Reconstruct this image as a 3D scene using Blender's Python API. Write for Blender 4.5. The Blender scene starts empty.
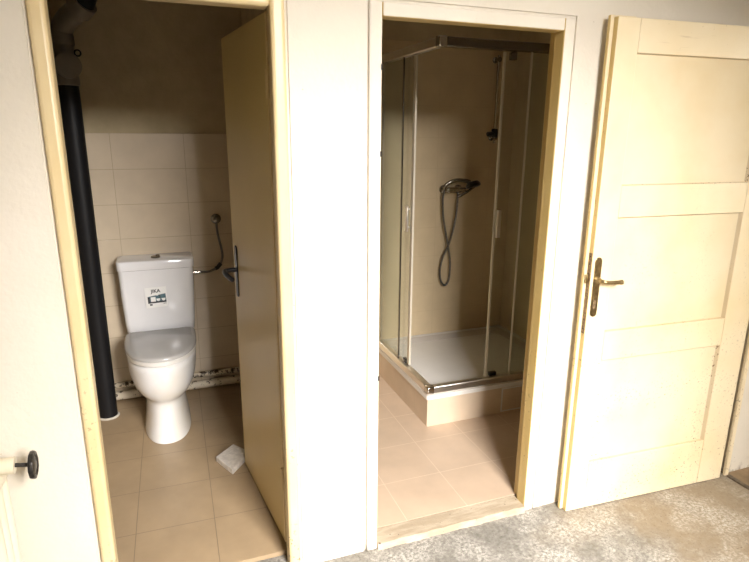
import bpy, bmesh, math, random
from mathutils import Vector, Matrix
random.seed(7)
C = bpy.context.scene.collection
PI = math.pi

# ------------------------------------------------------------------ camera
cam_d = bpy.data.cameras.new('camera')
cam = bpy.data.objects.new('camera', cam_d)
C.objects.link(cam)
cam_d.sensor_fit = 'HORIZONTAL'
cam_d.sensor_width = 36.0
cam_d.lens = 567.6 / 749 * 36.0
cam_d.clip_start = 0.02
r = Vector((0.93790289, -0.34681566, 0.00755393))
u = Vector((0.08157931, 0.24167746, 0.96692131))
v = Vector((0.33716907, 0.90626205, -0.25496297))
m = Matrix((r, u, -v)).transposed().to_4x4()
m.translation = (0, -1.8264, 1.6374)
cam.matrix_world = m
bpy.context.scene.camera = cam

# ------------------------------------------------------------------ world, daylight, exposure
w = bpy.data.worlds.new('world')
bpy.context.scene.world = w
w.use_nodes = True
bg = w.node_tree.nodes['Background']
bg.inputs[0].default_value = (0.92, 0.92, 0.84, 1)
bg.inputs[1].default_value = 0.35

def area(name, loc, target, sx, sy, energy, color):
    d = bpy.data.lights.new(name, 'AREA')
    d.shape = 'RECTANGLE'; d.size = sx; d.size_y = sy
    d.energy = energy; d.color = color
    o = bpy.data.objects.new(name, d); C.objects.link(o)
    o.location = loc
    o.rotation_euler = (Vector(target) - Vector(loc)).to_track_quat('-Z', 'Y').to_euler()
    return o
# open sky seen through the hall window behind the camera
area('sky_light', (0.95, -5.2, 4.2), (0.8, -0.3, 0.8), 3.6, 3.4, 3000, (1.0, 0.955, 0.925))
# added light through an assumed, unseen window, brightening the side room and doorway reveal
area('side_fill_light', (4.75, -1.5, 2.0), (2.6, -0.3, 0.5), 1.0, 1.2, 60, (1.0, 0.96, 0.90))

vs = bpy.context.scene.view_settings
vs.view_transform = 'Standard'
vs.look = 'None'
vs.exposure = 0.42
vs.gamma = 1.0
vs.use_curve_mapping = False

# ------------------------------------------------------------------ helpers: materials
def nt(name):
    mt = bpy.data.materials.new(name); mt.use_nodes = True
    t = mt.node_tree
    return mt, t, t.nodes['Principled BSDF']
def node(t, typ, **kw):
    n = t.nodes.new(typ)
    for k, val in kw.items():
        if k.startswith('_'): setattr(n, k[1:], val)
        else: n.inputs[k].default_value = val
    return n
def objco(t):
    return t.nodes.new('ShaderNodeTexCoord').outputs['Object']
def noise(t, scale, detail=4, rough=.55, vec=None, stretch=None):
    n = node(t, 'ShaderNodeTexNoise', Scale=scale, Detail=detail, Roughness=rough)
    vec = vec or objco(t)
    if stretch:
        mp = node(t, 'ShaderNodeMapping'); mp.inputs['Scale'].default_value = stretch
        t.links.new(vec, mp.inputs[0]); vec = mp.outputs[0]
    t.links.new(vec, n.inputs['Vector'])
    return n.outputs[0]
def ramp(t, src, a, b):
    n = node(t, 'ShaderNodeMapRange'); n.inputs[1].default_value = a; n.inputs[2].default_value = b
    t.links.new(src, n.inputs[0]); return n.outputs[0]
def math_(t, op, a, b=None):
    n = t.nodes.new('ShaderNodeMath'); n.operation = op
    for i, s in enumerate((a, b)):
        if s is None: continue
        if isinstance(s, (int, float)): n.inputs[i].default_value = s
        else: t.links.new(s, n.inputs[i])
    return n.outputs[0]
def mix(t, fac, a, b):
    n = t.nodes.new('ShaderNodeMix'); n.data_type = 'RGBA'
    for i, s in ((0, fac), (6, a), (7, b)):
        if isinstance(s, (tuple, list)): n.inputs[i].default_value = (*s, 1) if len(s) == 3 else s
        elif isinstance(s, (int, float)): n.inputs[i].default_value = s
        else: t.links.new(s, n.inputs[i])
    return n.outputs[2]
def bump(t, p, src, strength, dist=.01):
    b = node(t, 'ShaderNodeBump', Strength=strength, Distance=dist)
    t.links.new(src, b.inputs['Height']); t.links.new(b.outputs[0], p.inputs['Normal'])
def plain(name, col, rough=.5, metal=0., var=.12, vscale=9, bmp=0., bscale=60, spec=None, coat=0.):
    mt, t, p = nt(name)
    n = noise(t, vscale, 4)
    dark = tuple(c * (1 - var) for c in col)
    t.links.new(mix(t, ramp(t, n, .35, .65), dark, col), p.inputs['Base Color'])
    p.inputs['Roughness'].default_value = rough
    p.inputs['Metallic'].default_value = metal
    if spec is not None: p.inputs['Specular IOR Level'].default_value = spec
    p.inputs['Coat Weight'].default_value = coat
    if bmp: bump(t, p, noise(t, bscale, 5), bmp)
    return mt
def painted(name, col, rough=.4, chip=(.16, .09, .04), amount=.70, cscale=70, dirt=(.55, .42, .25), grain=None, low=None):
    """old gloss paint with small chips; low = (z0, z1): chips grow denser towards z0"""
    mt, t, p = nt(name)
    base = mix(t, ramp(t, noise(t, 3, 5), .4, .75), col, tuple(c * d for c, d in zip(col, (.94, .88, .75))))
    ch = ramp(t, noise(t, cscale, 3, .6), amount, amount + .03)
    zone = ramp(t, noise(t, 5, 3), .45, .6)
    if low:
        sep = t.nodes.new('ShaderNodeSeparateXYZ'); t.links.new(objco(t), sep.inputs[0])
        zone = math_(t, 'MULTIPLY', zone, ramp(t, sep.outputs[2], low[1], low[0]))
    ch = math_(t, 'MULTIPLY', ch, zone)
    base = mix(t, ch, base, chip)
    if grain:
        g = ramp(t, noise(t, 1, 3, .6, stretch=grain), .63, .69)
        gz = math_(t, 'MULTIPLY', g, ramp(t, noise(t, 6, 2), .45, .6))
        base = mix(t, math_(t, 'MULTIPLY', gz, .7), base, dirt)
    t.links.new(base, p.inputs['Base Color'])
    p.inputs['Roughness'].default_value = rough
    bump(t, p, noise(t, 35, 4), .12, .004)
    return mt
def tiled(name, axes, pitch, phase, col, grout, mortar=.0025, rough=.3, rot=0., var=.1, striae=False, soft=.1):
    mt, t, p = nt(name)
    sep = t.nodes.new('ShaderNodeSeparateXYZ'); t.links.new(objco(t), sep.inputs[0])
    cmb = t.nodes.new('ShaderNodeCombineXYZ')
    for i, a in enumerate(axes): t.links.new(sep.outputs['xyz'.index(a)], cmb.inputs[i])
    mp = node(t, 'ShaderNodeMapping'); mp.inputs['Rotation'].default_value = (0, 0, rot)
    t.links.new(cmb.outputs[0], mp.inputs[0])
    off = node(t, 'ShaderNodeMapping'); off.inputs['Location'].default_value = (-phase[0], -phase[1], 0)
    t.links.new(mp.outputs[0], off.inputs[0])
    br = node(t, 'ShaderNodeTexBrick', _offset=0.0, _squash=1.0)
    br.inputs['Scale'].default_value = 1.0
    br.inputs['Mortar Size'].default_value = mortar
    br.inputs['Mortar Smooth'].default_value = soft
    br.inputs['Brick Width'].default_value = pitch[0]
    br.inputs['Row Height'].default_value = pitch[1]
    t.links.new(off.outputs[0], br.inputs['Vector'])
    n = ramp(t, noise(t, 7, 5), .3, .7)
    body = mix(t, n, tuple(c * (1 - var) for c in col), col)
    t.links.new(mix(t, br.outputs['Fac'], body, grout), p.inputs['Base Color'])
    p.inputs['Roughness'].default_value = rough
    h = math_(t, 'MULTIPLY', br.outputs['Fac'], -1.0)
    if striae:
        s = noise(t, 1, 2, .5, stretch=(3, 3, 160))
        h = math_(t, 'ADD', h, math_(t, 'MULTIPLY', s, .5))
    bump(t, p, h, .25, .003)
    return mt

# ------------------------------------------------------------------ helpers: meshes
def box(bm, x0, x1, y0, y1, z0, z1, mi=0):
    vs_ = [bm.verts.new((x, y, z)) for x in (x0, x1) for y in (y0, y1) for z in (z0, z1)]
    for f in ((0,1,3,2), (4,6,7,5), (0,4,5,1), (2,3,7,6), (0,2,6,4), (1,5,7,3)):
        bm.faces.new([vs_[i] for i in f]).material_index = mi
    return vs_
def spline(pts, n=6):
    P = [Vector(p) for p in pts]
    P = [2 * P[0] - P[1]] + P + [2 * P[-1] - P[-2]]
    out = []
    for i in range(1, len(P) - 2):
        for k in range(n):
            s = k / n
            a, b, c, d = P[i-1], P[i], P[i+1], P[i+2]
            out.append(.5 * ((2*b) + (c-a)*s + (2*a-5*b+4*c-d)*s*s + (3*b-a-3*c+d)*s**3))
    out.append(P[-2]); return out
def rings(bm, R, cap=True, closed=True):
    V = [[bm.verts.new(p) for p in ring] for ring in R]
    n = len(V[0])
    for a, b in zip(V, V[1:]):
        for i in range(n if closed else n - 1):
            bm.faces.new((a[i], a[(i+1) % n], b[(i+1) % n], b[i]))
    if cap:
        bm.faces.new(list(reversed(V[0]))); bm.faces.new(V[-1])
    return V
def tube(bm, pts, rad, n=12):
    P = [Vector(p) for p in pts]
    if not hasattr(rad, '__len__'): rad = [rad] * len(P)
    T = [(P[min(i+1, len(P)-1)] - P[max(i-1, 0)]).normalized() for i in range(len(P))]
    up = Vector((0, 0, 1)) if abs(T[0].z) < .9 else Vector((1, 0, 0))
    x = T[0].cross(up).normalized(); out = []
    for p, t, rr in zip(P, T, rad):
        x = (x - t * x.dot(t)).normalized(); y = t.cross(x)
        out.append([p + (x * math.cos(2*PI*k/n) + y * math.sin(2*PI*k/n)) * rr for k in range(n)])
    rings(bm, out)
def cyl(bm, a, b, r0, r1=None, n=20):
    tube(bm, [a, b], [r0, r0 if r1 is None else r1], n)
def lathe(bm, prof, origin, axis='z', n=24):
    """prof: list of (radius, distance along axis)"""
    out = []
    for rr, h in prof:
        ring = []
        for k in range(n):
            a = 2*PI*k/n; c, s = rr*math.cos(a), rr*math.sin(a)
            p = {'z': (c, s, h), 'y': (c, h, s), 'x': (h, c, s)}[axis]
            ring.append(Vector(origin) + Vector(p))
        out.append(ring)
    rings(bm, out)
def sweep_rot(bm, verts, M):
    bmesh.ops.transform(bm, matrix=M, verts=verts)
def obj(name, bm, mats, parent=None, bevel=0., seg=2, angle=40, sub=0, base=None):
    """links bm as ONE mesh object; coordinates in bm are in world space unless base is given (parent's space)"""
    bmesh.ops.recalc_face_normals(bm, faces=bm.faces)
    me = bpy.data.meshes.new(name); bm.to_mesh(me); bm.free()
    for mt in (mats if isinstance(mats, (list, tuple)) else [mats]): me.materials.append(mt)
    for p in me.polygons: p.use_smooth = True
    me.set_sharp_from_angle(angle=math.radians(angle))
    o = bpy.data.objects.new(name, me); C.objects.link(o)
    if parent is not None:
        o.parent = parent
        if base is None:
            # move the geometry into the parent's space
            top = Vector((0, 0, 0)); q = parent
            while q is not None: top += q.location; q = q.parent
            me.transform(Matrix.Translation(-top))
    if bevel:
        md = o.modifiers.new('bevel', 'BEVEL'); md.width = bevel; md.segments = seg
        md.limit_method = 'ANGLE'; md.angle_limit = math.radians(35)
        md.harden_normals = False
    if sub:
        md = o.modifiers.new('subdivision', 'SUBSURF'); md.levels = sub; md.render_levels = sub
    return o
def tag(o, label, cat, group=None, kind=None):
    o['label'] = label; o['category'] = cat
    if group: o['group'] = group
    if kind: o['kind'] = kind
    return o
def thing(name, label, cat, loc=(0, 0, 0), rotz=0., group=None):
    o = bpy.data.objects.new(name, None); C.objects.link(o)
    o.location = loc; o.rotation_euler = (0, 0, rotz); o.empty_display_size = .05
    return tag(o, label, cat, group)
def struct(name, bm, mats, bevel=0., seg=2, **k):
    o = obj(name, bm, mats, bevel=bevel, seg=seg, **k); o['kind'] = 'structure'; return o
def B(*boxes):
    bm = bmesh.new()
    for b in boxes: box(bm, *b)
    return bm
def bmn(): return bmesh.new()

# ------------------------------------------------------------------ materials
def wall_mat():
    mt, t, p = nt('limewash_plaster')
    base = mix(t, ramp(t, noise(t, 1.6, 5), .35, .7), (.71, .65, .545), (.78, .725, .63))
    sep = t.nodes.new('ShaderNodeSeparateXYZ'); t.links.new(objco(t), sep.inputs[0])
    low = ramp(t, sep.outputs[2], .07, .0)
    scuff = math_(t, 'MULTIPLY', low, ramp(t, noise(t, 28, 5, .65), .48, .62))
    base = mix(t, scuff, base, (.40, .35, .28))
    spots = ramp(t, noise(t, 45, 2, .5), .76, .78)
    base = mix(t, math_(t, 'MULTIPLY', spots, .6), base, (.35, .27, .18))
    t.links.new(base, p.inputs['Base Color'])
    p.inputs['Roughness'].default_value = .85
    p.inputs['Specular IOR Level'].default_value = .2
    h = math_(t, 'ADD', noise(t, 6, 4), math_(t, 'MULTIPLY', noise(t, 60, 4), .25))
    bump(t, p, h, .35, .012)
    return mt
def concrete_mat():
    mt, t, p = nt('worn_concrete')
    co = objco(t)
    sep = t.nodes.new('ShaderNodeSeparateXYZ'); t.links.new(co, sep.inputs[0])
    fine = noise(t, 45, 6, .7)
    base = mix(t, ramp(t, fine, .35, .65), (.135, .125, .105), (.25, .235, .205))
    brown = ramp(t, math_(t, 'ADD', sep.outputs[0], math_(t, 'MULTIPLY', noise(t, 2.2, 4), 1.5)), 2.25, 2.75)
    base = mix(t, math_(t, 'MULTIPLY', brown, .65), base, (.30, .225, .135))
    dust = math_(t, 'MULTIPLY', ramp(t, noise(t, 4, 8, .72), .44, .60), ramp(t, noise(t, 75, 6, .75), .43, .57))
    base = mix(t, math_(t, 'MULTIPLY', dust, .6), base, (.62, .59, .53))
    speck = ramp(t, noise(t, 110, 3, .6), .62, .68)
    base = mix(t, math_(t, 'MULTIPLY', speck, .55), base, (.06, .055, .045))
    t.links.new(base, p.inputs['Base Color'])
    p.inputs['Roughness'].default_value = .8
    bump(t, p, fine, .5, .008)
    return mt
def threshold_mat():
    mt, t, p = nt('threshold_screed')
    base = mix(t, ramp(t, noise(t, 14, 6, .65, stretch=(.35, 2, 1)), .4, .65), (.36, .29, .20), (.52, .44, .33))
    base = mix(t, ramp(t, noise(t, 60, 3), .68, .72), base, (.10, .07, .05))
    t.links.new(base, p.inputs['Base Color']); p.inputs['Roughness'].default_value = .8
    bump(t, p, noise(t, 50, 5), .5, .006); return mt
def rusty_pipe(name, amt):
    mt, t, p = nt(name)
    base = mix(t, ramp(t, noise(t, 38, 5, .65), amt, amt + .05), (.74, .66, .52), (.07, .045, .025))
    t.links.new(base, p.inputs['Base Color']); p.inputs['Roughness'].default_value = .55
    bump(t, p, noise(t, 38, 5, .65), .3, .004); return mt
def glass_mat():
    mt = bpy.data.materials.new('shower_glass'); mt.use_nodes = True
    t = mt.node_tree; t.nodes.clear()
    out = t.nodes.new('ShaderNodeOutputMaterial')
    tr = t.nodes.new('ShaderNodeBsdfTransparent'); tr.inputs[0].default_value = (.93, .95, .93, 1)
    gl = t.nodes.new('ShaderNodeBsdfGlossy'); gl.inputs['Roughness'].default_value = .02
    fr = t.nodes.new('ShaderNodeFresnel')
    ge = t.nodes.new('ShaderNodeNewGeometry')   # the back of a thin pane reflects like its front
    io = t.nodes.new('ShaderNodeMapRange'); io.inputs[3].default_value = 1.45; io.inputs[4].default_value = 1 / 1.45
    t.links.new(ge.outputs['Backfacing'], io.inputs[0]); t.links.new(io.outputs[0], fr.inputs[0])
    mx = t.nodes.new('ShaderNodeMixShader')
    t.links.new(fr.outputs[0], mx.inputs[0]); t.links.new(tr.outputs[0], mx.inputs[1]); t.links.new(gl.outputs[0], mx.inputs[2])
    t.links.new(mx.outputs[0], out.inputs[0]); return mt
M_wall = wall_mat()
M_conc = concrete_mat()
M_thr = threshold_mat()
M_ceil = plain('ceiling_paint', (.84, .81, .74), .9)
M_plaster = plain('room_plaster', (.52, .43, .27), .9, bmp=.15, bscale=20)
M_tile_wc = tiled('toilet_wall_tile', 'xz', (.389, .1985), (-.252 - .389*10, 1.618 - .1985*20), (.67, .565, .42), (.48, .39, .27), .0018, .22, striae=True)
M_tile_sh = tiled('shower_wall_tile', 'xz', (.40, .20), (1.745 - 4, .2 - 4), (.62, .50, .325), (.54, .43, .28), .0014, .25)
M_tile_sh_side = tiled('shower_side_tile', 'yz', (.40, .20), (.8 - 4, .2 - 4), (.62, .50, .325), (.54, .43, .28), .0014, .25)
M_tile_wc_side = tiled('toilet_side_tile', 'yz', (.389, .1985), (.1 - 3.89, 1.618 - .1985*20), (.67, .565, .42), (.48, .39, .27), .0018, .22)
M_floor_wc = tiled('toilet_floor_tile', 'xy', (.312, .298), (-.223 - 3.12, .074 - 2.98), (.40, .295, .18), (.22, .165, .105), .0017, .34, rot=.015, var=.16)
M_floor_sh = tiled('shower_floor_tile', 'xy', (.2915, .2945), (.866 - 2.915, .055 - 2.945), (.60, .46, .335), (.68, .55, .42), .0018, .34, var=.12)
M_plinth = tiled('plinth_tile', 'xz', (.30, .40), (1.27 - .3, -.2), (.68, .55, .41), (.6, .5, .38), .0016, .25)
M_plinth_side = tiled('plinth_side_tile', 'yz', (.30, .40), (.772 - .3, -.2), (.68, .55, .41), (.6, .5, .38), .0016, .25)
M_frame = painted('cream_frame_paint', (.74, .60, .35), .38, amount=.615, chip=(.07, .045, .03), low=(.0, 1.2))
M_ochre = painted('ochre_reveal_paint', (.64, .48, .20), .38, amount=.635, low=(.1, 1.7))
M_leaf = plain('toilet_door_lacquer', (.64, .50, .22), .35, var=.06, vscale=2)
M_door = painted('cream_door_paint', (.82, .705, .485), .36, amount=.605, cscale=85, low=(-.3, 1.5))
M_rail = painted('cracked_cream_paint', (.82, .705, .485), .4, amount=.68, grain=(4, 4, 90), dirt=(.42, .28, .12))
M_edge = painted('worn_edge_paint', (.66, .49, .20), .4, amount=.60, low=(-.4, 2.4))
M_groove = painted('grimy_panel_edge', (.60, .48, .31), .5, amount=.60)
M_ceramic = plain('white_ceramic', (.80, .80, .81), .12, var=.03, coat=.3)
M_bowl = painted('stained_ceramic', (.80, .80, .80), .12, chip=(.25, .17, .10), amount=.69, cscale=28, low=(-.05, .16))
M_lid = plain('dimmed_lid_plastic', (.46, .45, .43), .16, var=.03)  # lid colour darkened for the dim surroundings it reflects
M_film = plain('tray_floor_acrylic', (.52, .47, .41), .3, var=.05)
M_white = plain('white_acrylic', (.78, .76, .72), .25, var=.03)
M_chrome = plain('chrome', (.62, .60, .57), .14, 1., var=.05)
M_dchrome = plain('dull_chrome', (.30, .28, .25), .22, 1., var=.1)
M_alu = plain('satin_aluminium', (.80, .77, .72), .34, 1., var=.04)
M_brass = plain('aged_brass', (.52, .40, .21), .32, 1., var=.35, vscale=60)
M_rust = plain('rusty_steel', (.35, .24, .13), .6, .5, var=.6, vscale=90)
M_black = plain('black_pipe_plastic', (.008, .008, .009), .5, var=.1, spec=.25)
M_blackp = plain('black_handle_plastic', (.02, .02, .022), .3, var=.1)
M_grey = plain('brown_grey_plastic', (.20, .17, .13), .45, var=.12)
M_dark = plain('dark_gap', (.02, .017, .013), .7)
M_braid = plain('braided_steel_hose', (.27, .255, .24), .35, 1., var=.5, vscale=260)
M_rad = painted('cream_radiator_paint', (.80, .74, .60), .4, amount=.72)
M_wheel = plain('cast_iron_wheel', (.06, .055, .05), .4, .6, var=.5, vscale=120)
M_seal = plain('clear_edge_seal', (.62, .57, .46), .3, var=.05)
M_glass = glass_mat()
M_stone = plain('broken_tile_back', (.80, .75, .68), .8, var=.22, vscale=45, bmp=.4)
M_label = plain('sticker_paper', (.85, .85, .83), .4, var=.02)
M_teal = plain('sticker_teal', (.09, .17, .20), .4, var=.35, vscale=50)
M_ink = plain('sticker_ink', (.03, .03, .035), .5, var=.1)
M_putty = plain('wall_putty', (.62, .57, .48), .9, var=.2, vscale=60)
M_brownfloor = plain('brown_floor_boards', (.27, .185, .10), .6, var=.35, vscale=14, bmp=.2)

# ------------------------------------------------------------------ the hall
HZ = 2.85
struct('floor', B((-1.1, 2.51, -2.5, .10, -.08, 0)), M_conc)
struct('ceiling', B((-1.8, 2.7, -2.5, .10, HZ, HZ + .1)), M_ceil)
# back wall of the hall with the two openings
XW0, XW1, XS0, XS1, ZT = -.25, .340, .698, 1.396, 1.99
F = .045
T = .10
GR = .009   # shallow groove between plaster and frame
struct('wall_back', B((-1.1, XW0 - F - GR, 0, T, -.05, HZ), (XW0 - F - GR, XW1 + F + GR, 0, T, ZT + F + GR, HZ),
                      (XW1 + F + GR, XS0 - F - GR, 0, T, -.05, HZ), (XS0 - F - GR, XS1 + F + GR, 0, T, ZT + F + GR, HZ),
                      (XS1 + F + GR, 2.524, 0, T, -.05, HZ),
                      *[q for a, b in ((XW0, XW1), (XS0, XS1)) for q in (
                          (a - F - GR, a - F, .007, T, 0, ZT + F + GR), (b + F, b + F + GR, .007, T, 0, ZT + F + GR), (a - F, b + F, .007, T, ZT + F, ZT + F + GR))]), M_wall)
struct('wall_left', B((-1.2, -1.1, -2.5, .10, -.05, HZ)), M_wall)
# right wall with the doorway whose leaf stands open against the back wall
struct('wall_right', B((2.47, 2.74, -2.5, -.98, -.05, HZ), (2.47, 2.74, -.98, -.095, 2.05, HZ), (2.524, 2.74, -.095, T, -.05, HZ)), M_wall)
# rear wall, behind the camera, with the hall window
WX0, WX1, WZ0, WZ1 = .40, 1.36, .95, 2.61
struct('wall_rear', B((-1.8, WX0, -2.55, -2.32, -.05, HZ), (WX1, 2.74, -2.55, -2.32, -.05, HZ),
                      (WX0, WX1, -2.55, -2.32, -.05, WZ0), (WX0, WX1, -2.55, -2.32, WZ1, HZ)), M_wall)
struct('window_1', B((WX0, WX0 + .05, -2.47, -2.42, WZ0, WZ1), (WX1 - .05, WX1, -2.47, -2.42, WZ0, WZ1),
                     (WX0 + .05, WX1 - .05, -2.47, -2.42, WZ0, WZ0 + .05), (WX0 + .05, WX1 - .05, -2.47, -2.42, WZ1 - .05, WZ1),
                     (WX0 - .03, WX1 + .03, -2.42, -2.26, WZ0 - .03, WZ0)), M_white)
# the room beyond the right-hand doorway
struct('floor_side', B((2.51, 4.4, -2.5, 1.2, -.08, -.002)), M_brownfloor)
struct('wall_side', B((4.3, 4.4, -2.5, -2.0, -.05, HZ), (4.3, 4.4, -1.0, 1.2, -.05, HZ), (4.3, 4.4, -2.0, -1.0, -.05, .95), (4.3, 4.4, -2.0, -1.0, 2.3, HZ), (2.74, 4.3, 1.1, 1.2, -.05, HZ), (2.74, 4.3, -2.6, -2.5, -.05, HZ)), M_wall)  # opening in the unseen wall is added to let the side light in
struct('ceiling_side', B((2.7, 4.4, -2.5, 1.2, HZ, HZ + .1)), M_ceil)

# ------------------------------------------------------------------ steel door frames
def door_frame(name, x0, x1, mface, mrev, left_proud=.010):
    bm = bmn()
    f = F
    # jambs: a face with a rounded edge, a reveal, and a rebate at the back
    for (a, b, rb0, rb1) in ((x0 - f, x0, x0 - f, x0 - .014), (x1, x1 + f, x1 + .014, x1 + f)):
        box(bm, a, b, -left_proud, .055, 0, ZT + f)
        box(bm, rb0, rb1, .055, .098, 0, ZT + f)
    box(bm, x0, x1, -left_proud, .055, ZT, ZT + f)
    box(bm, x0, x1, .055, .098, ZT + .014, ZT + f)
    bmesh.ops.recalc_face_normals(bm, faces=bm.faces)
    for fc in bm.faces:
        n = fc.normal; c = fc.calc_center_median()
        outer = c.x < x0 - f + .001 or c.x > x1 + f - .001 or c.z > ZT + f - .001
        fc.material_index = 0 if (n.y < -.5 or outer) else 1
    return struct(name, bm, [mface, mrev], bevel=.012 if mface is mrev else .007, seg=4)
door_frame('trim_1', XW0, XW1, M_frame, M_frame, .012)
tf = door_frame('trim_2', XS0, XS1, M_wall, M_ochre, .008)
for z in (.74, 1.555, 1.83):
    bm = bmn(); cyl(bm, (XS0 - .002, -.005, z), (XS0 - .002, -.005, z + .018), .004, n=10); obj('hinge_pin', bm, M_dark, tf)
# frame of the doorway in the right wall
struct('trim_3', B((2.496, 2.520, -.114, -.098, 0, 2.08), (2.520, 2.530, -.102, -.096, 0, 2.08), (2.462, 2.505, -1.0, -.98, 0, 2.08), (2.462, 2.505, -.98, -.112, 2.05, 2.08)), M_door, bevel=.004)
struct('trim_4', B((2.500, 2.524, -.98, -.116, -.02, .007)), plain('worn_door_sill', (.16, .12, .08), .7, var=.5, vscale=40, bmp=.4), bevel=.004)
# thresholds
def slab(x0, x1, y0, y1, z0, z1, jag=.006, n=26):
    bm = bmn(); top = []; bot = []
    for i in range(n + 1):
        x = x0 + (x1 - x0) * i / n
        j = random.uniform(-jag, jag)
        top.append(((x, y0 + j, z1 + random.uniform(-.002, .001)), (x, y1, z1)))
        bot.append(((x, y0 + j - random.uniform(.004, .012), z0), (x, y1, z0)))
    R = [[bot[i][0], top[i][0], top[i][1], bot[i][1]] for i in range(n + 1)]
    rings(bm, R); return bm
struct('trim_5', slab(XS0, XS1, -.012, .076, -.03, .029, .003), M_thr)
struct('trim_6', slab(XW0, XW1, .0, .074, -.03, .012), M_conc)

# ------------------------------------------------------------------ toilet room and shower room shells
YB, YS = 1.72, 1.67
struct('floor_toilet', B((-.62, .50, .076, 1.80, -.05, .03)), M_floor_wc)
struct('floor_shower', B((.60, 2.45, .078, 1.80, -.05, .03)), M_floor_sh)
struct('wall_toilet_back', B((-.62, .60, YB + .009, 1.85, -.05, 2.7)), M_plaster)
struct('wall_toilet_tiles', B((-.52, .50, YB, YB + .009, .03, 1.618)), M_tile_wc, bevel=.002)
struct('wall_toilet_left', B((-.62, -.52, .10, YB + .009, -.05, 2.7)), M_plaster)
struct('wall_toilet_left_tiles', B((-.529, -.511, .10, YB, .03, 1.618)), M_tile_wc_side)
struct('wall_partition', B((.50, .60, .10, 1.80, -.05, 2.7)), M_plaster)
struct('wall_shower_back', B((.60, 2.45, YS + .008, 1.85, -.05, 2.7)), M_plaster)
struct('wall_shower_tiles', B((.60, 2.33, YS, YS + .008, .03, 2.185)), M_tile_sh, bevel=.002)
struct('wall_shower_right', B((2.33, 2.45, .10, 1.80, -.05, 2.7)), M_plaster)
struct('wall_shower_right_tiles', B((2.322, 2.33, .10, YS, .03, 2.185)), M_tile_sh_side)
struct('ceiling_toilet', B((-.62, .60, .10, 1.85, 2.62, 2.72)), M_ceil)
struct('ceiling_shower', B((.60, 2.45, .10, 1.85, 2.62, 2.72)), M_ceil)

# ------------------------------------------------------------------ old panelled door at the right
rd = thing('panelled_door', 'old cream panelled wooden door with brass handle, open flat against the wall', 'door', (1.568, -.076, .004), -.05)
DW, DH, DT = .886, 2.036, .040
SL, SR = .098, .144
RZ = [(0.0, .230), (.710, .838), (1.312, 1.437), (1.918, DH)]
def leafpart(name, bm, mt, bv=.0025): return obj(name, bm, mt, rd, bevel=bv, base=True)
# left stile with a lip on its far side; hairline joints between the members
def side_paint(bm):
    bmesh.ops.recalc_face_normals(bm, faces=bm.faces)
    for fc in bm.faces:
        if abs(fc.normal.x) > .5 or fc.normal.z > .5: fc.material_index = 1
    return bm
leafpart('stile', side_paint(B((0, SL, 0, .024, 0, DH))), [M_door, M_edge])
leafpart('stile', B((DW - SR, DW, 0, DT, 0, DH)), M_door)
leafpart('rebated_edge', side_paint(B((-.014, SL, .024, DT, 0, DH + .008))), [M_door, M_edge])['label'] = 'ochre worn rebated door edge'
J = .0012
for a, b in RZ:
    leafpart('rail', side_paint(B((SL + J, DW - SR - J, .0008, DT, a, b))), [M_rail if b > 1.9 else M_door, M_door], .002)
for k in range(3):
    a, b = RZ[k][1], RZ[k + 1][0]
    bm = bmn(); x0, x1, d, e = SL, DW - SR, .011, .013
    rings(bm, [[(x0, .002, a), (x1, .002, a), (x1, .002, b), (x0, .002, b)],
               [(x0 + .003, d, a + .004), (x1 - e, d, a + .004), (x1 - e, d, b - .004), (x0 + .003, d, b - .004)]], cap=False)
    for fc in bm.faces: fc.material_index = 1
    bm.faces.new([bm.verts.new(p) for p in ((x0 + .003, d, a + .004), (x1 - e, d, a + .004), (x1 - e, d, b - .004), (x0 + .003, d, b - .004))])
    bmesh.ops.remove_doubles(bm, verts=bm.verts, dist=1e-5)
    vsb = [bm.verts.new(p) for p in ((x0, .03, a), (x1, .03, a), (x1, .03, b), (x0, .03, b))]
    bm.faces.new(vsb)
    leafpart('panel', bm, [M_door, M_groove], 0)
# handle plate, lever, lock case front
def stadium(cx, z0, z1, hw, y0, y1, n=10):
    pts = []
    for k in range(n + 1):
        a = PI * k / n; pts.append((cx + hw * math.cos(a), z1 - hw + hw * math.sin(a)))
    for k in range(n + 1):
        a = PI + PI * k / n; pts.append((cx + hw * math.cos(a), z0 + hw + hw * math.sin(a)))
    bm = bmn(); rings(bm, [[(x, y0, z) for x, z in pts], [(x, y1, z) for x, z in pts]]); return bm
pl = leafpart('handle_plate', stadium(.029, .912, 1.158, .016, -.004, .0005), M_brass, .0015); pl['label'] = 'tarnished brass handle plate'
obj('keyhole', stadium(.027, .945, .985, .006, -.0055, -.0035), M_rust, pl, base=True)
bm = bmn()
tube(bm, spline([(.031, 0, 1.066), (.031, -.018, 1.066), (.035, -.033, 1.066), (.048, -.040, 1.064), (.085, -.040, 1.061), (.112, -.040, 1.060), (.122, -.039, 1.060)], 5),
     [.011]*5 + [.009]*5 + [.0075]*5 + [.0075]*5 + [.0085]*5 + [.0105]*5 + [.007], 12)
lv = leafpart('lever_handle', bm, M_brass, 0); lv['label'] = 'brass lever handle'
bm = bmn(); lathe(bm, [(.015, 0), (.015, -.008), (.011, -.012)], (.031, 0, 1.066), 'y', 20); obj('rosette', bm, M_brass, lv, base=True)
lk = leafpart('lock_faceplate', B((-.0015, .001, .003, .021, .84, 1.175)), M_rust, .0008); lk['label'] = 'rusty lock faceplate'
obj('latch', B((-.013, -.001, .008, .018, 1.052, 1.088)), M_brass, lk, bevel=.002, base=True)
for z in (.86, .90, 1.13, 1.16):
    bm = bmn(); lathe(bm, [(.003, 0), (.003, -.0012)], (-.0012, .012, z), 'x', 10); obj('screw', bm, M_dark, lk, base=True)

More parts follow.
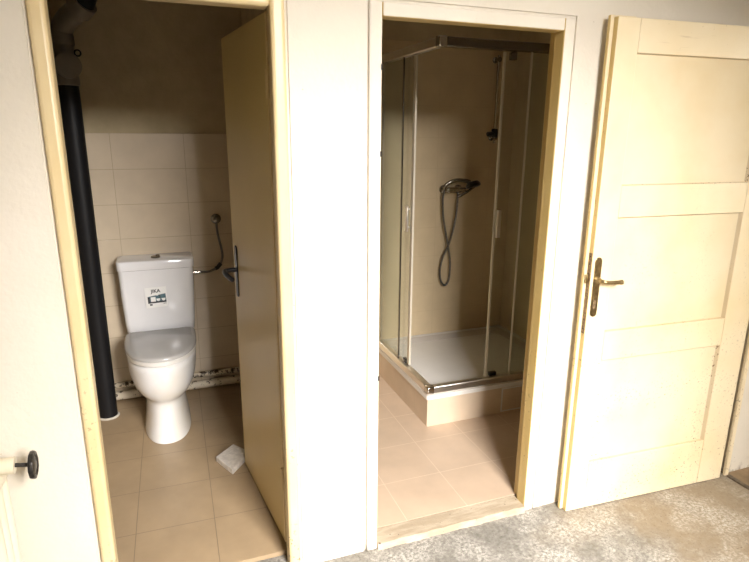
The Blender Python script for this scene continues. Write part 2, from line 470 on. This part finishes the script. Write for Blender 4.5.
# ------------------------------------------------------------------ flush door of the toilet room, open inwards
wd = thing('flush_door', 'plain ochre flush door standing open inside the toilet room', 'door', (.3475, .112, .038), math.atan2(.628, -.073))
WW, WH = .632, 1.962
def wpart(name, bm, mt, bv=.002, par=None): return obj(name, bm, mt, par or wd, bevel=bv, base=True)
wpart('leaf', B((.010, WW, -.036, 0, 0, WH)), M_leaf, .003)
wpart('rebated_edge', B((0, .010, -.012, 0, 0, WH)), M_frame, .002)
hp = wpart('handle_plate', stadium(.567, .878, 1.112, .018, .0, .006), M_blackp, .002)
hp['label'] = 'black handle plate'
bm = bmn()
tube(bm, spline([(.567, 0, 1.003), (.567, .030, 1.003), (.563, .052, 1.003), (.540, .061, 1.001), (.49, .060, .996), (.455, .052, .990), (.447, .046, .989)], 5),
     [.010]*10 + [.0105]*10 + [.010]*10 + [.008], 12)
lv = wpart('lever_handle', bm, M_blackp, 0); lv['label'] = 'black plastic lever handle'
for z in (.25, 1.70):
    bm = bmn(); cyl(bm, (-.004, .002, z), (-.004, .002, z + .09), .0075); wpart('hinge', bm, M_frame, 0)

# ------------------------------------------------------------------ toilet
TX = -.075
to = thing('toilet', 'white close-coupled ceramic toilet with its lid closed', 'toilet', (TX, 1.4, .03))
def dshape(cx, yf, yb, hw, z, n=40, flat=.55, p=2.3, pb=3.2):
    """rounded front, straighter back"""
    out = []; ym = yf + (yb - yf) * flat
    for k in range(n):
        a = 2*PI*k/n
        c, s = math.cos(a), math.sin(a)
        e = 2/p if s < 0 else 2/pb
        x = hw * math.copysign(abs(c)**e, c)
        y = ym + ((ym - yf) if s < 0 else (yb - ym)) * math.copysign(abs(s)**e, s)
        out.append((cx + x, y, z))
    return out
bm = bmn()
rings(bm, [dshape(TX, yf, yb, hw, z, flat=fl) for (z, yf, yb, hw, fl) in (
    (.030, 1.064, 1.66, .123, .45), (.0305, 1.064, 1.66, .123, .45), (.034, 1.064, 1.66, .123, .45), (.05, 1.070, 1.66, .121, .45), (.10, 1.092, 1.66, .113, .45), (.17, 1.108, 1.66, .105, .45),
    (.235, 1.116, 1.66, .102, .45), (.252, 1.105, 1.66, .110, .45), (.275, 1.076, 1.66, .136, .46), (.315, 1.050, 1.66, .158, .48),
    (.365, 1.034, 1.67, .172, .5), (.42, 1.026, 1.69, .179, .52), (.465, 1.022, 1.70, .181, .54), (.486, 1.026, 1.70, .178, .54))])
o = obj('bowl', bm, M_bowl, to, angle=60, sub=1)
bm = bmn()   # seat ring seen as a band under the lid
rings(bm, [dshape(TX, yf, 1.475, hw, z, flat=.72, p=2.25, pb=12) for (z, yf, hw) in ((.484, 1.030, .176), (.488, 1.022, .182), (.506, 1.020, .183), (.509, 1.024, .180))])
obj('seat', bm, M_white, to, angle=50)
bm = bmn()
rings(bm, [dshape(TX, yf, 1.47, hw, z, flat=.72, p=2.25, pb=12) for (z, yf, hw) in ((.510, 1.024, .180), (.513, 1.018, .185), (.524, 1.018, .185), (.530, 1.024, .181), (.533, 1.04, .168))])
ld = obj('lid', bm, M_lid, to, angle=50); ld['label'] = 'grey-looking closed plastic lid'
for s in (-.08, .08):
    bm = bmn(); cyl(bm, (TX + s - .02, 1.482, .512), (TX + s + .02, 1.482, .512), .012)
    obj('lid_hinge', bm, M_white, to)
# cistern
def rrect(cx, hw, yf, yb, z, rad=.028, n=6, bow=.012):
    out = []
    for (sx, sy, a0) in ((1, 1, 0), (-1, 1, PI/2), (-1, -1, PI), (1, -1, 1.5*PI)):
        ex, ey = cx + sx*(hw - rad), (yb - rad if sy > 0 else yf + rad)
        for k in range(n + 1):
            a = a0 + PI/2*k/n
            x, y = ex + rad*math.cos(a), ey + rad*math.sin(a)
            out.append((x, y, z))
    # gentle bow of the front
    res = []
    for (x, y, zz) in out:
        if y < (yf + yb)/2: y -= bow * (1 - ((x - cx)/hw)**2) - bow
        res.append((x, y, zz))
    return res
CX = -.071
bm = bmn()
rings(bm, [rrect(CX, hw, yf, 1.708, z) for (z, hw, yf) in ((.487, .170, 1.545), (.497, .184, 1.528), (.56, .190, 1.522), (.72, .197, 1.516), (.872, .200, 1.514))])
obj('cistern', bm, M_ceramic, to, angle=60)
bm = bmn()
rings(bm, [rrect(CX, hw, yf, 1.712, z) for (z, hw, yf) in ((.873, .196, 1.512), (.876, .205, 1.505), (.920, .206, 1.503), (.925, .2045, 1.506), (.927, .200, 1.512))])
obj('cistern_lid', bm, M_ceramic, to, angle=60)
bm = bmn(); lathe(bm, [(.026, .926), (.026, .933), (.022, .936)], (CX + .002, 1.60, 0), 'z', 24)
fb = obj('flush_button', bm, M_dchrome, to); fb['label'] = 'small chrome flush button'
bm = bmn(); lathe(bm, [(.011, .936), (.011, .943), (.008, .945)], (CX + .014, 1.60, 0), 'z', 16); obj('button_half', bm, M_dchrome, fb)
# sticker on the cistern
SX, SZ, SY = -.0835, .714, 1.5135
st = obj('sticker', B((-.058, .058, -.0006, 0, -.059, .059)), M_label, to, base=True)
st.location = (SX - TX, SY - 1.4, SZ - .03); st.rotation_euler = (-.03, -.03, 0)
st['label'] = 'white sticker with dark picture band'
def spart(name, boxes, mt, y=-.0010):
    bm = bmn()
    for (x0, x1, z0, z1) in boxes: box(bm, x0, x1, y, y + .0008, z0, z1)
    return obj(name, bm, mt, st, base=True)
bm = bmn()
rings(bm, [[(-.046, y, -.034), (.053, y, -.028), (.051, y, .018), (-.046, y, .006)] for y in (-.0010, -.0004)])
obj('picture_band', bm, M_teal, st, base=True)
spart('picture_floor', [(-.046, .052, -.033, -.024)], M_ink, -.0014)
spart('picture_wall', [(-.046, -.036, -.024, .004)], M_ink, -.0014)
spart('picture_wall', [(.018, .022, -.018, .014)], M_ink, -.0014)
spart('picture_basin', [(-.030, -.004, -.024, .003)], M_label, -.0016)
bm = bmn()
for cx in (.010, .038):
    pts = [(cx - .011, -.008), (cx + .011, -.008), (cx + .009, -.018), (cx + .003, -.023), (cx - .003, -.023), (cx - .009, -.018)]
    rings(bm, [[(x, y, z) for x, z in pts] for y in (-.0016, -.0008)])
obj('picture_toilet', bm, M_label, st, base=True)
spart('picture_lamp', [(.002, .011, .010, .014)], M_label, -.0016)
spart('small_mark', [(-.038, -.024, -.046, -.037)], M_ink, -.0012)
spart('small_mark', [(.034, .052, -.041, -.038)], M_ink, -.0012)
def lettering(text, size, mt, par, loc):
    cu = bpy.data.curves.new('lettering', 'FONT'); cu.body = text; cu.size = size; cu.extrude = .0003
    cu.align_x = 'CENTER'; cu.align_y = 'CENTER'; cu.offset = .0007
    tmp = bpy.data.objects.new('tmp', cu); C.objects.link(tmp)
    dg = bpy.context.evaluated_depsgraph_get()
    me = bpy.data.meshes.new_from_object(tmp.evaluated_get(dg))
    bpy.data.objects.remove(tmp)
    me.transform(Matrix.Rotation(PI/2, 4, 'X'))
    me.materials.clear(); me.materials.append(mt)
    o = bpy.data.objects.new('lettering', me); C.objects.link(o); o.parent = par; o.location = loc; return o
lettering('JIKA', .027, M_ink, st, (.0, -.0011, .036))

# ------------------------------------------------------------------ water hose and stop valve
hs = thing('toilet_water_hose', 'braided steel water hose between chrome wall valve and cistern', 'hose', (.29, YB, 1.116))
bm = bmn(); lathe(bm, [(.030, 0), (.030, -.004), (.022, -.010), (.014, -.012), (.014, -.030), (.017, -.030), (.017, -.046), (.010, -.050)], (.289, YB, 1.118), 'y', 24)
obj('stop_valve', bm, M_dchrome, hs)
bm = bmn(); tube(bm, spline([(.289, 1.685, 1.112), (.288, 1.682, 1.075), (.293, 1.678, 1.02), (.306, 1.672, .945), (.308, 1.668, .885), (.283, 1.66, .835), (.225, 1.645, .812), (.150, 1.635, .815)], 8), .0072, 12)
obj('braided_hose', bm, M_braid, hs)
bm = bmn(); lathe(bm, [(.011, -.02), (.014, -.02), (.014, .004), (.009, .006), (.009, .024)], (.150, 1.635, .815), 'x', 12); obj('hose_nut', bm, M_chrome, hs)
bm = bmn(); tube(bm, [(.297, 1.664, .852), (.276, 1.659, .828), (.262, 1.656, .823)], .0125, 12); ob = obj('hose_collar', bm, M_blackp, hs); ob['label'] = 'black collar on the hose'

# ------------------------------------------------------------------ black soil pipe with its fittings
sp = thing('soil_pipe', 'tall black waste pipe with brown fittings in the toilet room corner', 'pipe', (-.398, 1.5, .03))
PX, PY = -.398, 1.5
bm = bmn(); cyl(bm, (PX, PY, .03), (PX, PY, 1.86), .049, n=28); obj('pipe', bm, M_black, sp)
bm = bmn(); lathe(bm, [(.0505, 1.845), (.055, 1.849), (.055, 1.88), (.053, 1.90), (.053, 1.96), (.047, 1.99), (.046, 2.03), (.052, 2.035), (.052, 2.075), (.047, 2.08)], (PX, PY, 0), 'z', 28)
obj('inspection_fitting', bm, M_grey, sp)
bm = bmn()
d = Vector((.25, -.93, 0)).normalized()
p0 = Vector((PX, PY, 1.935))
tube(bm, [p0 + d*.02, p0 + d*.060, p0 + d*.062, p0 + d*.080, p0 + d*.085], [.050, .050, .060, .060, .052], 28)
obj('access_cap', bm, M_grey, sp)
bm = bmn()
pts = []
for k in range(25):
    a = 2*PI*k/24; pts.append((PX + .060 + .014*math.cos(a), PY - .01, 2.0 + .014*math.sin(a)))
tube(bm, pts, .004, 8); obj('clamp_ring', bm, M_black, sp)
bm = bmn()
tube(bm, spline([(PX, PY, 2.07), (PX + .004, PY - .004, 2.11), (PX + .040, PY - .045, 2.15), (PX + .095, PY - .10, 2.185), (PX + .128, PY - .13, 2.215)], 6), [.050]*18 + [.060]*7, 28)
obj('elbow', bm, M_grey, sp)
bm = bmn()
tube(bm, [(PX + .120, PY - .123, 2.207), (PX + .15, PY - .155, 2.26), (PX + .17, PY - .20, 2.62)], .049, 28); obj('upper_pipe', bm, M_black, sp)
bm = bmn(); lathe(bm, [(.056, .03), (.059, .033), (.053, .039), (.050, .040)], (PX, PY, 0), 'z', 28)
ob = obj('putty_collar', bm, M_putty, sp)

# ------------------------------------------------------------------ heating pipes along the toilet room wall
bm = bmn(); cyl(bm, (-.505, 1.688, .066), (.495, 1.688, .066), .027, n=20)
tag(obj('water_pipe', bm, rusty_pipe('chipped_pipe_paint', .57)), 'thick chipped cream pipe on the floor behind the toilet', 'pipe', 'pipes along the toilet room skirting')
bm = bmn(); cyl(bm, (-.505, 1.700, .128), (.495, 1.700, .128), .017, n=16)
tag(obj('water_pipe', bm, rusty_pipe('flaking_pipe_paint', .49)), 'thin flaking black and white pipe above the thicker cream one', 'pipe', 'pipes along the toilet room skirting')

# ------------------------------------------------------------------ broken piece of tile on the toilet floor
bm = bmn()
T0 = [(.142, .812), (.205, .872), (.238, .905), (.287, .835), (.298, .785), (.252, .727), (.206, .668), (.172, .742)]
rings(bm, [[(x, y, .0302) for x, y in T0], [(x, y, .054) for x, y in T0], [(x*.97 + .006, y*.97 + .024, .057) for x, y in T0]])
tag(obj('broken_tile', bm, M_stone, bevel=.001, angle=20), 'pale broken square tile lying on the floor beside the ochre door', 'tile piece')

# ------------------------------------------------------------------ shower
SX0, SX1, SY0, SY1 = 1.287, 2.318, .772, YS - .001
tr = thing('shower_tray', 'white rectangular shower tray on a beige tiled plinth', 'shower tray', (SX0, SY0, .03))
def rr(x0, x1, y0, y1, z, rad, n=6):
    out = []
    for (ex, ey, a0) in ((x1 - rad, y1 - rad, 0), (x0 + rad, y1 - rad, PI/2), (x0 + rad, y0 + rad, PI), (x1 - rad, y0 + rad, 1.5*PI)):
        for k in range(n + 1):
            a = a0 + PI/2*k/n; out.append((ex + rad*math.cos(a), ey + rad*math.sin(a), z))
    return out
bm = bmn()
rings(bm, [rr(SX0 - .006 + i, SX1 - i, SY0 - .006 + i, SY1 - i, z, rad) for (i, z, rad) in (
    (.0, .196, .012), (.0, .221, .012), (.004, .226, .014), (.040, .226, .03), (.052, .220, .05), (.075, .190, .07), (.16, .183, .09))])
bmesh.ops.recalc_face_normals(bm, faces=bm.faces)
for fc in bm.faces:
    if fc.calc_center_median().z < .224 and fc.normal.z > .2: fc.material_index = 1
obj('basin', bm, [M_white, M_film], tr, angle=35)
bm = bmn()
box(bm, SX0, SX1, SY0, SY0 + .012, .0302, .1955, 0)
box(bm, SX0, SX0 + .012, SY0 + .012, SY1, .0302, .1955, 1)
bmesh.ops.recalc_face_normals(bm, faces=bm.faces)
for fc in bm.faces:
    fc.material_index = 1 if abs(fc.normal.x) > .5 else 0
pt = obj('plinth', bm, [M_plinth, M_plinth_side], tr); pt['label'] = 'beige tiled plinth'
bm = B((1.766, 1.774, SY0 - .004, SY0, .040, .190), (1.972, 1.98, SY0 - .004, SY0, .040, .190), (1.774, 1.972, SY0 - .004, SY0, .183, .190), (1.774, 1.972, SY0 - .004, SY0, .040, .047))
ap = obj('access_panel', bm, M_white, tr)
obj('access_plate', B((1.774, 1.972, SY0 - .002, SY0, .047, .183)), M_plinth, ap)
bm = bmn(); lathe(bm, [(.040, .1835), (.040, .187), (.030, .188)], (1.80, 1.25, 0), 'z', 24); obj('drain', bm, M_chrome, tr)

en = thing('shower_enclosure', 'corner-entry glass shower enclosure with chrome rails and sliding doors', 'shower cabin', (SX0, SY0, .226))
def epart(name, bm, mt, par=None, bv=0.): return obj(name, bm, mt, par or en, bevel=bv)
# rails
epart('bottom_rail', B((SX0 + .03, SX1, SY0 - .002, SY0 + .036, .2265, .268)), M_alu, bv=.005)
epart('bottom_rail', B((SX0 - .002, SX0 + .036, SY0 + .036, SY1, .2265, .268)), M_alu, bv=.005)
epart('top_rail', B((SX0 + .03, SX1, SY0 - .004, SY0 + .040, 2.030, 2.076)), M_dchrome, bv=.006)  # darker metal puts the front rail's shade into its colour; side rail is bright
epart('top_rail', B((SX0 - .004, SX0 + .040, SY0 + .040, SY1, 2.030, 2.076)), M_alu, bv=.006)
epart('corner_connector', B((SX0 - .006, SX0 + .040, SY0 - .006, SY0 + .040, .2266, .271)), M_chrome, bv=.008)
epart('corner_connector', B((SX0 - .006, SX0 + .042, SY0 - .006, SY0 + .042, 2.028, 2.080)), M_chrome, bv=.008)
# panes
G = .005
gx, gy = SX0 + .006, SY0 + .006
fp = epart('fixed_pane', B((1.815, SX1 - .012, gy, gy + G, .2685, 2.0295)), M_glass)
epart('edge_seal', B((1.808, 1.816, gy - .002, gy + G + .002, .2685, 2.0295)), M_seal, fp)
fp = epart('fixed_pane', B((gx, gx + G, 1.222, SY1 - .012, .2685, 2.0295)), M_glass)
epart('edge_seal', B((gx - .002, gx + G + .002, 1.214, 1.223, .2685, 2.0295)), M_dchrome, fp)
dx, dy = SX0 + .024, SY0 + .024
dr = epart('sliding_door', B((1.668, 2.13, dy, dy + G, .272, 2.026)), M_glass)
epart('edge_seal', B((1.658, 1.669, dy - .004, dy + G + .004, .272, 2.026)), M_seal, dr)
epart('edge_seal', B((2.128, 2.136, dy - .002, dy + G + .002, .272, 2.026)), M_seal, dr)
epart('handle', B((1.664, 1.690, dy - .022, dy - .010, 1.086, 1.236), (1.670, 1.684, dy - .010, dy, 1.10, 1.112), (1.670, 1.684, dy - .010, dy, 1.21, 1.222)), M_alu, dr, .003)
epart('door_guide', B((1.69, 1.735, dy - .004, dy + G + .012, .2685, .292)), M_blackp, dr, .003)
epart('door_roller', B((1.70, 1.735, dy - .003, dy + G + .016, 1.99, 2.028)), M_dchrome, dr, .003)
dr = epart('sliding_door', B((dx, dx + G, 1.112, 1.56, .272, 2.026)), M_glass)
epart('edge_seal', B((dx - .003, dx + G + .003, 1.085, 1.113, .272, 2.026)), M_seal, dr)
epart('edge_seal', B((dx - .002, dx + G + .002, 1.558, 1.568, .272, 2.026)), M_seal, dr)
epart('handle', B((dx - .022, dx - .010, 1.122, 1.148, 1.083, 1.230), (dx - .010, dx, 1.128, 1.142, 1.10, 1.112), (dx - .010, dx, 1.128, 1.142, 1.205, 1.217)), M_alu, dr, .003)
epart('door_guide', B((dx - .004, dx + G + .012, 1.13, 1.175, .2685, .292)), M_blackp, dr, .003)
epart('wall_profile', B((SX1 - .014, SX1, SY0 + .002, SY0 + .030, .2685, 2.0295)), M_alu, bv=.003)
epart('wall_profile', B((SX0 + .002, SX0 + .030, SY1 - .014, SY1, .2685, 2.0295)), M_alu, bv=.003)

# mixer with its hand shower hung on it
mx = thing('shower_mixer', 'chrome wall mixer tap with hand shower and looped hose', 'shower mixer', (1.87, YS, 1.26))
for x in (1.795, 1.905):
    bm = bmn(); lathe(bm, [(.030, 0), (.030, -.008), (.022, -.018), (.015, -.02), (.015, -.05)], (x, YS, 1.258), 'y', 20)
    obj('wall_flange', bm, M_dchrome, mx)
bm = bmn(); tube(bm, spline([(1.772, YS - .055, 1.258), (1.80, YS - .055, 1.258), (1.85, YS - .055, 1.258), (1.90, YS - .055, 1.258), (1.932, YS - .055, 1.258)], 4), [.016]*4 + [.022]*9 + [.020]*4, 18)
obj('mixer_body', bm, M_chrome, mx)
bm = bmn(); tube(bm, spline([(1.87, YS - .075, 1.215), (1.895, YS - .085, 1.228), (1.94, YS - .09, 1.252), (1.985, YS - .085, 1.278)], 5), [.011]*5 + [.010]*5 + [.008]*6, 12)
obj('mixer_lever', bm, M_dchrome, mx)
bm = bmn(); tube(bm, spline([(1.768, 1.60, 1.262), (1.772, 1.595, 1.290), (1.803, 1.588, 1.313), (1.850, 1.58, 1.327), (1.905, 1.572, 1.322), (1.94, 1.565, 1.313)], 5), [.011]*10 + [.0125]*10 + [.014]*6, 14)
hh = obj('hand_shower', bm, M_dchrome, mx)
bm = bmn()
ax = Vector((.14, -.36, -.92)).normalized(); c0 = Vector((1.962, 1.560, 1.297))
tube(bm, [c0 - ax*.020, c0 - ax*.016, c0, c0 + ax*.014, c0 + ax*.017], [.018, .038, .050, .050, .044], 24)
ob = obj('spray_head', bm, M_blackp, hh); ob['label'] = 'dark round spray head'
bm = bmn()
tube(bm, spline([(1.768, 1.600, 1.262), (1.762, 1.605, 1.20), (1.771, 1.61, 1.093), (1.795, 1.615, .985), (1.822, 1.618, .877), (1.842, 1.62, .78), (1.846, 1.62, .705), (1.838, 1.62, .625), (1.810, 1.62, .592),
                 (1.778, 1.62, .630), (1.768, 1.62, .711), (1.785, 1.615, .80), (1.818, 1.605, .885), (1.846, 1.60, .985), (1.865, 1.60, 1.089), (1.873, 1.603, 1.18), (1.876, 1.612, 1.242)], 7), .0072, 12)
obj('shower_hose', bm, M_braid, mx)

rl = thing('shower_riser_rail', 'slim chrome riser rail on the shower wall right of the mixer', 'shower rail', (2.145, YS, 1.57))
bm = bmn(); cyl(bm, (2.145, YS - .045, 1.565), (2.145, YS - .045, 2.128), .009, n=14); obj('rail', bm, M_chrome, rl)
for z in (1.60, 2.10):
    bm = bmn(); lathe(bm, [(.020, 0), (.020, -.006), (.011, -.012), (.011, -.055), (.016, -.058)], (2.145, YS, z), 'y', 16); obj('bracket', bm, M_dchrome, rl)
bm = bmn(); lathe(bm, [(.018, 1.60), (.022, 1.606), (.022, 1.655), (.018, 1.66)], (2.145, YS - .045, 0), 'z', 18)
tube(bm, [(2.145, YS - .045, 1.63), (2.085, YS - .06, 1.625)], [.013, .016], 14); obj('slider', bm, M_blackp, rl)

# ------------------------------------------------------------------ radiator with its valve
rx = -.492
ra = thing('radiator', 'old cream cast-iron radiator under the wall beside the toilet doorway', 'radiator', (rx - .2, -.13, .0))
def section_bm(feet):
    bm = bmn()
    for y in (-.195, -.14, -.085):
        tube(bm, spline([(-.0, y, .10), (0, y, .13), (0, y, .64), (0, y, .672)], 3), [.016] + [.021]*8 + [.016], 14)
    for z in (.10, .665):
        tube(bm, [(0, -.218, z), (0, -.212, z), (0, -.068, z), (0, -.062, z)], [.012, .026, .026, .012], 14)
    if feet:
        for y in (-.195, -.085): tube(bm, [(0, y, 0.001), (0, y, .02), (0, y, .10)], [.022, .016, .016], 12)
    return bm
N = 7
first = None
for k in range(N):
    if k in (0, N - 1):
        o = obj('section', section_bm(True), M_rad, ra, base=True)
    elif k == 1:
        o = obj('section', section_bm(False), M_rad, ra, base=True); first = o
    else:
        o = first.copy(); C.objects.link(o); o.parent = ra
    o.location = (rx - .026 - .050*k - ra.location.x, .13, 0)
bm = bmn()
tube(bm, spline([(rx - .30, -.14, .735), (rx - .10, -.14, .728), (rx + .0, -.14, .717), (rx + .036, -.14, .714)], 3), .024, 16)
box(bm, rx - .28, rx - .24, -.155, -.125, .665, .74)
vb = obj('valve_body', bm, M_rad, ra)
bm = bmn(); cyl(bm, (rx + .036, -.14, .714), (rx + .078, -.14, .707), .006, n=10); obj('valve_stem', bm, M_wheel, vb)
bm = bmn()
prof = [(.0, -.006), (.012, -.006), (.026, -.003), (.031, -.008), (.038, -.006), (.0395, 0), (.038, .006), (.031, .008), (.026, .003), (.012, .007), (.0, .007)]
n = 30; R_ = []
for rad, h in prof:
    R_.append([Vector((rx + .080 + h, -.14 + (rad*(1 + (.035*math.cos(10*2*PI*k/n) if rad > .03 else 0)) + 1e-4)*math.cos(2*PI*k/n),
                       .706 + (rad*(1 + (.035*math.cos(10*2*PI*k/n) if rad > .03 else 0)) + 1e-4)*math.sin(2*PI*k/n))) for k in range(n)])
rings(bm, R_); hw = obj('handwheel', bm, M_wheel, vb); hw['label'] = 'dark worn handwheel'
